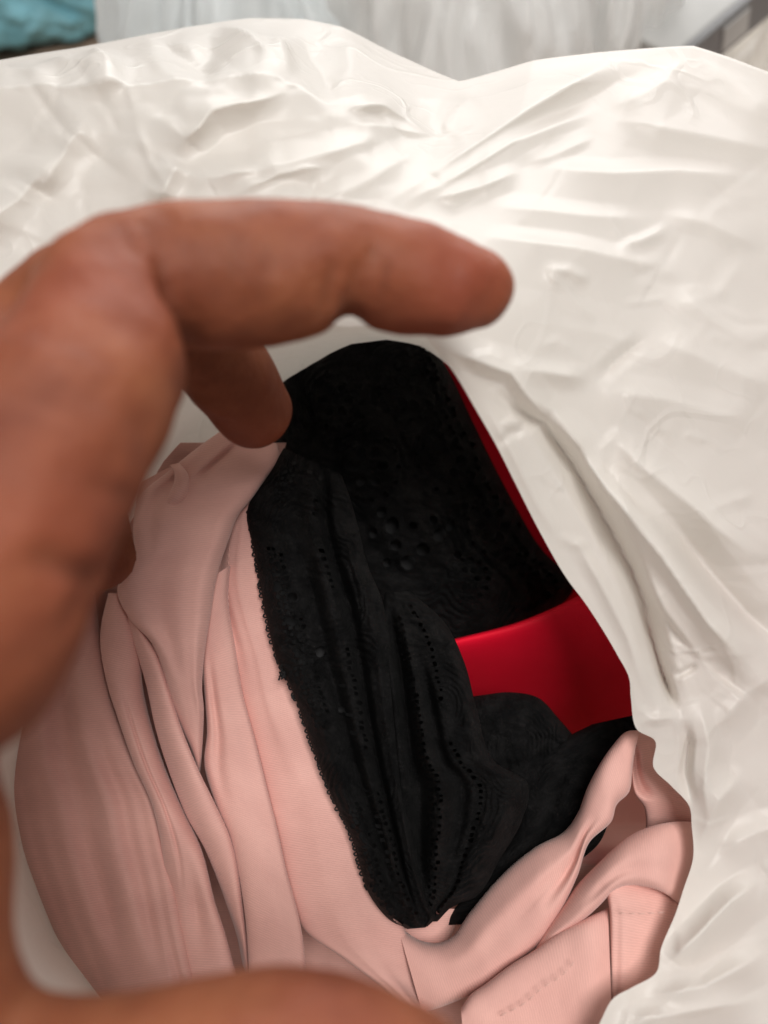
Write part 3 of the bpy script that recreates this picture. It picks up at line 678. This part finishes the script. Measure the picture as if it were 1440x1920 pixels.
    for k in range(26):
        a = r.uniform(0, 6.28); L = r.uniform(6, 18)
        bx, by = 530 + r.uniform(-4, 8), 1258 + r.uniform(-10, 10)
        q = [(bx + 0.5 * L * s * math.cos(a) + r.uniform(-3, 3), by + 0.8 * L * s * math.sin(a) + r.uniform(-3, 3), 187.5 - 1.2 * s) for s in np.linspace(-0.4, 1, 6)]
        q = np.array(q); ps.append(tube(P(q[:, 0], q[:, 1], q[:, 2]), 0.00022, 6))
    v, f = join(ps); mesh_obj('thread_tuft', v, f, M_BLACK, g)
build_lace()

# ---- red garment
def build_red():
    g = empty('red_garment', tuple(P(1000, 1250, 250)))
    tag(g, 'smooth bright red fabric garment lying deep between black lace and bag rim', 'clothing')
    K = dict(parent=g, material=M_RED)
    strip('front_roll', [(780,1216,222,790,1400,300),(860,1196,218,860,1400,296),(960,1170,215,960,1410,290),(1030,1143,214,1060,1420,284),(1080,1119,214,1150,1430,276),(1150,1085,214,1260,1430,266),(1250,1040,216,1380,1400,260)],
          bulge=16, e=1.0, seed=61, nu=60, wob=0.3, **K)
    strip('back_panel', [(700,600,258,890,640,240),(770,680,257,920,690,238),(830,790,256,985,800,237),(880,940,256,1065,940,236),(900,1050,258,1135,1060,236),(880,1130,262,1180,1130,238),(860,1230,268,1210,1200,246)],
          bulge=3, e=0.7, seed=63, wob=0.3, **K)
build_red()

# ------------------------------------------------------------------ the hand: one continuous surface from a smooth distance field
def build_hand():
    def J(px, py, d): z = d; return np.array([(px - 720) / F * z, -(py - 960) / F * z, -z])
    segs = []                                              # (a, b, ra, rb, blend, group)
    def chain(pts, k):
        grp = []
        if len(pts) > 2:
            q = np.array(pts, float); pts = cr(q, 2 * len(pts) + 3)
        for (x0, y0, d0, r0), (x1, y1, d1, r1) in zip(pts[:-1], pts[1:]):
            grp.append((J(x0, y0, d0), J(x1, y1, d1), r0, r1))
        segs.append((grp, k))
    # bones: photo px, photo px, depth mm, radius mm
    index = [(-105,1190,81,12.6),(95,830,94,12.2),(180,690,102,11.6),(228,545,110,10.4),(300,522,113,10.3),(430,520,115,10.9),(560,507,117,10.2),(655,498,118.5,8.8),(760,520,120.5,8.8),(840,538,122,7.9),(890,541,123.5,6.5)]
    chain(index, 3.2)
    middle = [(-160,1020,98,12.0),(120,620,134,10.0),(340,610,146,9.4),(437,712,159,9.2),(474,768,166,8.7)]
    ring = [(-260,1130,104,11.5),(-60,860,142,9.6),(80,900,164,9.2),(178,1010,172,9.0),(192,1040,173,8.4)]
    little = [(-360,1250,108,10.0),(-240,1080,134,8.2),(-130,1120,146,7.6),(-60,1220,150,6.8)]
    for c in (middle, ring, little): chain(c, 2.5)
    thumb = [(-330,1500,86,15.0),(-255,1650,84,15.0),(-240,1800,80,13.2),(-80,2060,80,11.3),(180,2088,80,10.6),(400,2055,82,11.2),(530,2035,83,11.3),(660,2055,84.5,11.0),(790,2100,86,9.8),(880,2125,87,8.0)]
    chain(thumb, 4.0)
    palm = [((-160,1150,84,13.0),(-370,1560,86,15.0)),((-130,1180,82,12.5),(-420,1350,95,14)),((-190,1010,98,12),(-480,1500,100,15)),((-370,1560,86,15.0),(-640,1500,100,17)),((-260,1130,104,11.5),(-600,1450,108,16)),((-360,1250,108,10),(-650,1500,112,16)),
            ((-640,1480,104,18),(-1000,1500,112,24)),((-1000,1500,112,24),(-1700,1520,120,27)), ((-30,760,104,11.0),(-230,1050,96,13)), ((130,560,118,8.5),(-120,850,112,11))]
    for a, b in palm: chain([a, b], 6.0)
    lo = np.array([-205., -100., -172.]); hi = np.array([22., 48., -52.])
    hv = 0.85
    n = np.ceil((hi - lo) / hv).astype(int) + 1
    ax = [lo[i] + hv * np.arange(n[i]) for i in range(3)]
    creas = [(J(702,470,110), J(690,520,110), 1.0, 1.2), (J(690,520,110), J(662,575,112.3), 1.2, 2.2), (J(662,575,112.3), J(652,603,117), 1.6, 2.2), (J(652,606,117), J(652,608,124), 2.4, 1.8),
             (J(675,500,109.9), J(642,585,112.5), 0.9, 0.9), (J(724,500,111), J(715,590,114), 0.9, 0.5), (J(622,500,108.5), J(606,595,112), 0.9, 0.5),
             (J(316,560,103.2), J(338,625,106.5), 1.6, 2.2), (J(338,625,106.5), J(350,665,113), 2.2, 2.4), (J(298,500,102.6), J(322,590,104.5), 1.0, 1.0), (J(345,530,103.5), J(372,635,108), 1.0, 0.7), (J(275,530,102), J(300,630,106), 1.0, 0.7),
             (J(505,1842,80.5), J(502,1880,76.3), 1.3, 1.8), (J(502,1880,76.3), J(500,1925,73.8), 1.2, 1.6), (J(533,1842,80.5), J(528,1905,74.6), 0.9, 1.0), (J(476,1850,80), J(470,1905,74.8), 0.9, 0.9),
             (J(185,1085,86), J(100,1050,78), 1.5, 1.0), (J(100,1050,78), J(20,1060,73), 1.3, 0.6), (J(60,1260,73), J(170,1110,84), 1.6, 0.4), (J(110,900,82), J(250,930,90), 1.6, 0.4), (J(60,700,92), J(150,640,96), 1.4, 0.3),
             (J(440,450,104), J(425,560,104), 1.6, 0.25), (J(500,470,105), J(490,600,107), 1.4, 0.25), (J(270,420,104), J(290,470,102), 1.2, 0.35), (J(230,430,104), J(250,480,101), 1.2, 0.35)]
    def field(p, axes=None):
        f = np.full(p.shape[:-1], 1e3, np.float32)
        def window(lo_, hi_):                               # the part of the grid a limb can reach
            if axes is None: return (slice(None),) * f.ndim
            return tuple(slice(int(np.searchsorted(x, l)), int(np.searchsorted(x, h))) for x, l, h in zip(axes, lo_, hi_))
        for grp, k in segs:
            m = max(max(g[2], g[3]) for g in grp) + k + 4
            ends = np.array([g[0] for g in grp] + [g[1] for g in grp])
            w = window(ends.min(0) - m, ends.max(0) + m)
            q = p[w]
            if q.size == 0: continue
            dist = np.full(q.shape[:-1], 1e3, np.float32)
            for a, b, ra, rb in grp:
                w2 = slice(None)
                ba = b - a; t = np.clip(((q - a) @ ba) / (ba @ ba), 0, 1)
                ds = np.linalg.norm(q - a - t[..., None] * ba, axis=-1) - (ra + (rb - ra) * t) + 0.3
                hh = np.clip(0.5 + 0.5 * (dist - ds) / 1.2, 0, 1)
                dist = dist + (ds - dist) * hh - 1.2 * hh * (1 - hh)
            fw = f[w]
            h = np.clip(0.5 + 0.5 * (fw - dist) / k, 0, 1)
            f[w] = fw + (dist - fw) * h - k * h * (1 - h)
        for a, b, cw, dep in creas:
            w = window(np.minimum(a, b) - 3 * cw, np.maximum(a, b) + 3 * cw)
            q = p[w]
            if q.size == 0: continue
            ba = b - a; t = np.clip(((q - a) @ ba) / (ba @ ba), 0, 1)
            dist = np.linalg.norm(q - a - t[..., None] * ba, axis=-1)
            f[w] += dep * np.exp(-(dist / cw)**2)
        # pads of flesh and uneven skin
        f = f - 0.28 * np.sin(p[..., 0] * 0.42 + 1.3) * np.sin(p[..., 1] * 0.47) * np.sin(p[..., 2] * 0.4 + 0.5)
        return f
    G = np.empty(tuple(n), np.float32)
    for i in range(0, n[0], 24):
        X, Y, Z = np.meshgrid(ax[0][i:i + 24], ax[1], ax[2], indexing='ij')
        G[i:i + 24] = field(np.stack([X, Y, Z], -1).astype(np.float32), (ax[0][i:i + 24], ax[1], ax[2]))
    ins = G < 0
    # surface nets
    c = np.zeros(tuple(n - 1), np.int32)
    for dx in (0, 1):
        for dy in (0, 1):
            for dz in (0, 1): c += ins[dx:n[0] - 1 + dx, dy:n[1] - 1 + dy, dz:n[2] - 1 + dz]
    act = (c > 0) & (c < 8)
    idx = np.full(act.shape, -1, np.int64); cells = np.argwhere(act); idx[act] = np.arange(len(cells))
    acc = np.zeros((len(cells), 3)); cnt = np.zeros(len(cells))
    cor = np.array([(i, j, k) for i in (0, 1) for j in (0, 1) for k in (0, 1)])
    for a in range(8):
        for b in range(a + 1, 8):
            if np.abs(cor[a] - cor[b]).sum() != 1: continue
            ga = G[tuple((cells + cor[a]).T)]; gb = G[tuple((cells + cor[b]).T)]
            m = (ga < 0) != (gb < 0)
            t = np.where(m, ga / np.where(m, ga - gb, 1), 0)[:, None]
            acc += np.where(m[:, None], cor[a] + (cor[b] - cor[a]) * t, 0); cnt += m
    verts = lo + hv * (cells + acc / cnt[:, None])
    for _ in range(1):                                      # pull the vertices onto the field's zero
        e = 0.25; f0 = field(verts)
        gr = np.stack([field(verts + np.eye(3)[i] * e) - f0 for i in range(3)], -1) / e
        verts = verts - np.clip(f0, -1, 1)[:, None] * gr / np.maximum((gr**2).sum(-1, keepdims=True), 0.2)
    faces = []
    for axis in range(3):
        o1, o2 = [(1, 2), (2, 0), (0, 1)][axis]
        s0 = ins.take(range(n[axis] - 1), axis); s1 = ins.take(range(1, n[axis]), axis)
        for flip, mk in ((False, s0 & ~s1), (True, ~s0 & s1)):
            q = np.argwhere(mk)
            q = q[(q[:, o1] > 0) & (q[:, o2] > 0) & (q[:, o1] < n[o1] - 1) & (q[:, o2] < n[o2] - 1)]
            def at(da, db):
                r = q.copy(); r[:, o1] -= da; r[:, o2] -= db; return idx[tuple(r.T)]
            f = np.stack([at(1, 1), at(0, 1), at(0, 0), at(1, 0)], -1)
            faces.append(f[:, ::-1] if flip else f)
    faces = np.concatenate(faces); faces = faces[(faces >= 0).all(1)]
    W = to_world(verts / 1000.0)
    root = empty('person', tuple(P(-300, 1500, 100)))
    tag(root, 'bare brown hand reaching in from the left, index finger and thumb holding the bag open', 'hand')
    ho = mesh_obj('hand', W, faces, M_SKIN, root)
    # uneven skin: redder pads and knuckles; creases browner, plus crease shade painted in
    def near(px, py, d, rad): return np.exp(-(np.linalg.norm(verts - J(px, py, d), axis=1) / rad)**2)
    red = near(850,530,116,13) + 0.7 * near(470,770,162,12) + 0.5 * near(230,560,100,12) + 0.6 * near(120,1000,78,14) + 0.6 * near(700,1900,75,14) + 0.5 * near(60,640,96,12) + 0.5 * near(190,1050,165,12) + 0.35 * near(560,450,108,9)
    brown = np.zeros(len(verts))
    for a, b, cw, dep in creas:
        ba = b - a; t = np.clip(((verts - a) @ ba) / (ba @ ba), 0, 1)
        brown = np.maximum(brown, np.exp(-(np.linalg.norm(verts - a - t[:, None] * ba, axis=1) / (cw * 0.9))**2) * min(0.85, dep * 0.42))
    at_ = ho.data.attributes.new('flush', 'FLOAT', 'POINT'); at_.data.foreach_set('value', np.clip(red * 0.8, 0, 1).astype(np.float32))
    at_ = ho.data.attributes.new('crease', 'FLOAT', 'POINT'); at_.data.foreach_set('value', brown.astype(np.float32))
    # nail of the index finger: a curved plate on the far side of the fingertip
    a = J(800, 520, 121.5); b = J(893, 534, 123.5); t = (b - a) / np.linalg.norm(b - a)
    nrm = J(900, 300, 190) - b; nrm -= t * (nrm @ t); nrm /= np.linalg.norm(nrm); s = np.cross(t, nrm)
    uu, vv = np.meshgrid(np.linspace(-1, 1, 15), np.linspace(-0.55, 1, 15))
    ang = uu * 0.95
    rr = 6.55 - 0.9 * np.clip(vv, 0, 1)**2
    pt = b + t * (vv * 5.2 - 1.5 - 1.5 * (uu**2) * (vv > 0.2))[..., None] + (np.cos(ang) * rr)[..., None] * nrm + (np.sin(ang) * rr)[..., None] * s
    o = mesh_obj('fingernail', to_world(pt.reshape(-1, 3) / 1000), grid_faces(15, 15), M_NAIL, root)
    sd = o.modifiers.new('thick', 'SOLIDIFY'); sd.thickness = 0.0005
build_hand()

# ------------------------------------------------------------------ things behind the bag
def back_bag(label, base, rad, height, material, seed, lean=(0, 0), knot=0.3, pleats=13, cat='bag', name='plastic_bag', group=None):
    """a filled carrier bag: bulging body, pleats gathering towards a crumpled neck"""
    NV, NU = 90, 260
    v = np.linspace(0, 1, NV)[:, None]; a = np.linspace(0, 2 * math.pi, NU, endpoint=False)[None, :]
    r0 = np.interp(v[:, 0], [0, 0.04, 0.2, 0.45, 0.65, 0.85, 1], [0.55, 0.9, 1.02, 1.0, 0.84, 0.5, 0.62 * knot])[:, None]
    ca, sa = np.cos(a), np.sin(a)
    pl = np.abs(np.sin(a * pleats / 2 + 1.5 * fbm(ca * 1.5 + 5, sa * 1.5 + v * 1.5, seed, 2)))
    amp = 0.03 + 0.06 * v**1.3
    r = r0 * (1 - amp * (1 - pl)) + 0.10 * fbm(ca * 2 + 9, sa * 2 + v * 3, seed + 3, 4)
    r = r - 0.10 * np.abs(fbm(ca * 4 + 3 + v * 2, sa * 4 + v * 5, seed + 9, 2)) + 0.05 * np.abs(fbm(ca * 7 + 3 - v * 3, sa * 7 + v * 8, seed + 19, 2))
    x = base[0] + rad[0] * r * ca + lean[0] * v; y = base[1] + rad[1] * r * sa + lean[1] * v
    z = 0.002 + height * (v + 0.0 * a) * (1 + 0.10 * fbm(ca * 2 + 1, sa * 2, seed + 7, 3) * v)
    W = np.stack([x, y, z], -1)
    # close the neck with a crumpled tuft
    top = W[-1]; c = top.mean(0); rings = [W]
    for k in range(1, 7):
        rings.append((c + (top - c) * (1 - k / 6.2) + np.array([0, 0, 0.012 * math.sin(k / 6 * 3.1)]))[None])
    W = np.concatenate(rings, 0)
    o = mesh_obj(name, W.reshape(-1, 3) - np.array([base[0], base[1], 0.002]), grid_faces(W.shape[0], NU, True), material)
    o.location = (base[0], base[1], 0.002)
    return tag(o, label, cat, group)
G = 'filled white bags standing behind'
back_bag('bluish white plastic bag with fine pleats behind the open bag, beside teal bundle', (-0.085, 0.55), (0.10, 0.12), 0.34, M_BAG_COOL, 3, knot=0.45, pleats=7, group=G)
back_bag('plain white plastic bag in the middle behind the open bag', (0.048, 0.53), (0.10, 0.11), 0.36, M_BAG_GREY, 8, knot=0.6, pleats=5, group=G)
back_bag('greyish white plastic bag between the middle bag and the grey box', (0.140, 0.56), (0.055, 0.08), 0.34, M_BAG_GREY, 15, knot=0.5, pleats=5, group=G)
back_bag('white plastic bag at the right edge below the grey box', (0.275, 0.56), (0.075, 0.07), 0.235, M_BAG, 21, knot=0.7, pleats=8, group=G)
back_bag('teal crumpled cloth bundle lying behind at the upper left', (-0.46, 1.02), (0.17, 0.12), 0.14, M_TEAL, 29, knot=0.55, pleats=9, cat='cloth', name='cloth_bundle')

def box_part(name, sx, sy, sz, off, material, parent, bev=0.002):
    import bmesh
    bm = bmesh.new(); bmesh.ops.create_cube(bm, size=1)
    for v in bm.verts: v.co = Vector((v.co.x * sx + off[0], v.co.y * sy + off[1], v.co.z * sz + off[2]))
    bmesh.ops.bevel(bm, geom=bm.edges[:], offset=bev, segments=3, affect='EDGES', profile=0.5)
    me = bpy.data.meshes.new(name); bm.to_mesh(me); bm.free(); me.materials.append(material)
    o = bpy.data.objects.new(name, me); sc.collection.objects.link(o); o.parent = parent
    return o
# a flat grey box lying tilted on the bags, one narrow side turned to the viewer
gb = empty('grey_box', tuple(P(1385, 40, 462)))
tag(gb, 'tilted pale grey flat box with a dark grey narrow side at the upper right behind', 'box')
gb.rotation_euler = (CM.to_3x3() @ Matrix.Rotation(math.radians(40), 3, 'Z') @ Matrix.Rotation(math.radians(-28), 3, 'X')).to_euler()
box_part('box_body', 0.075, 0.12, 0.022, (-0.012, 0.0635, 0), M_GREYBOX, gb)
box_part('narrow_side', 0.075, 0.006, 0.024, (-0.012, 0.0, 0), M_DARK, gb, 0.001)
box_part('label_patch', 0.020, 0.0012, 0.016, (-0.006, -0.0036, 0), M_GREYBOX, gb, 0.0003)
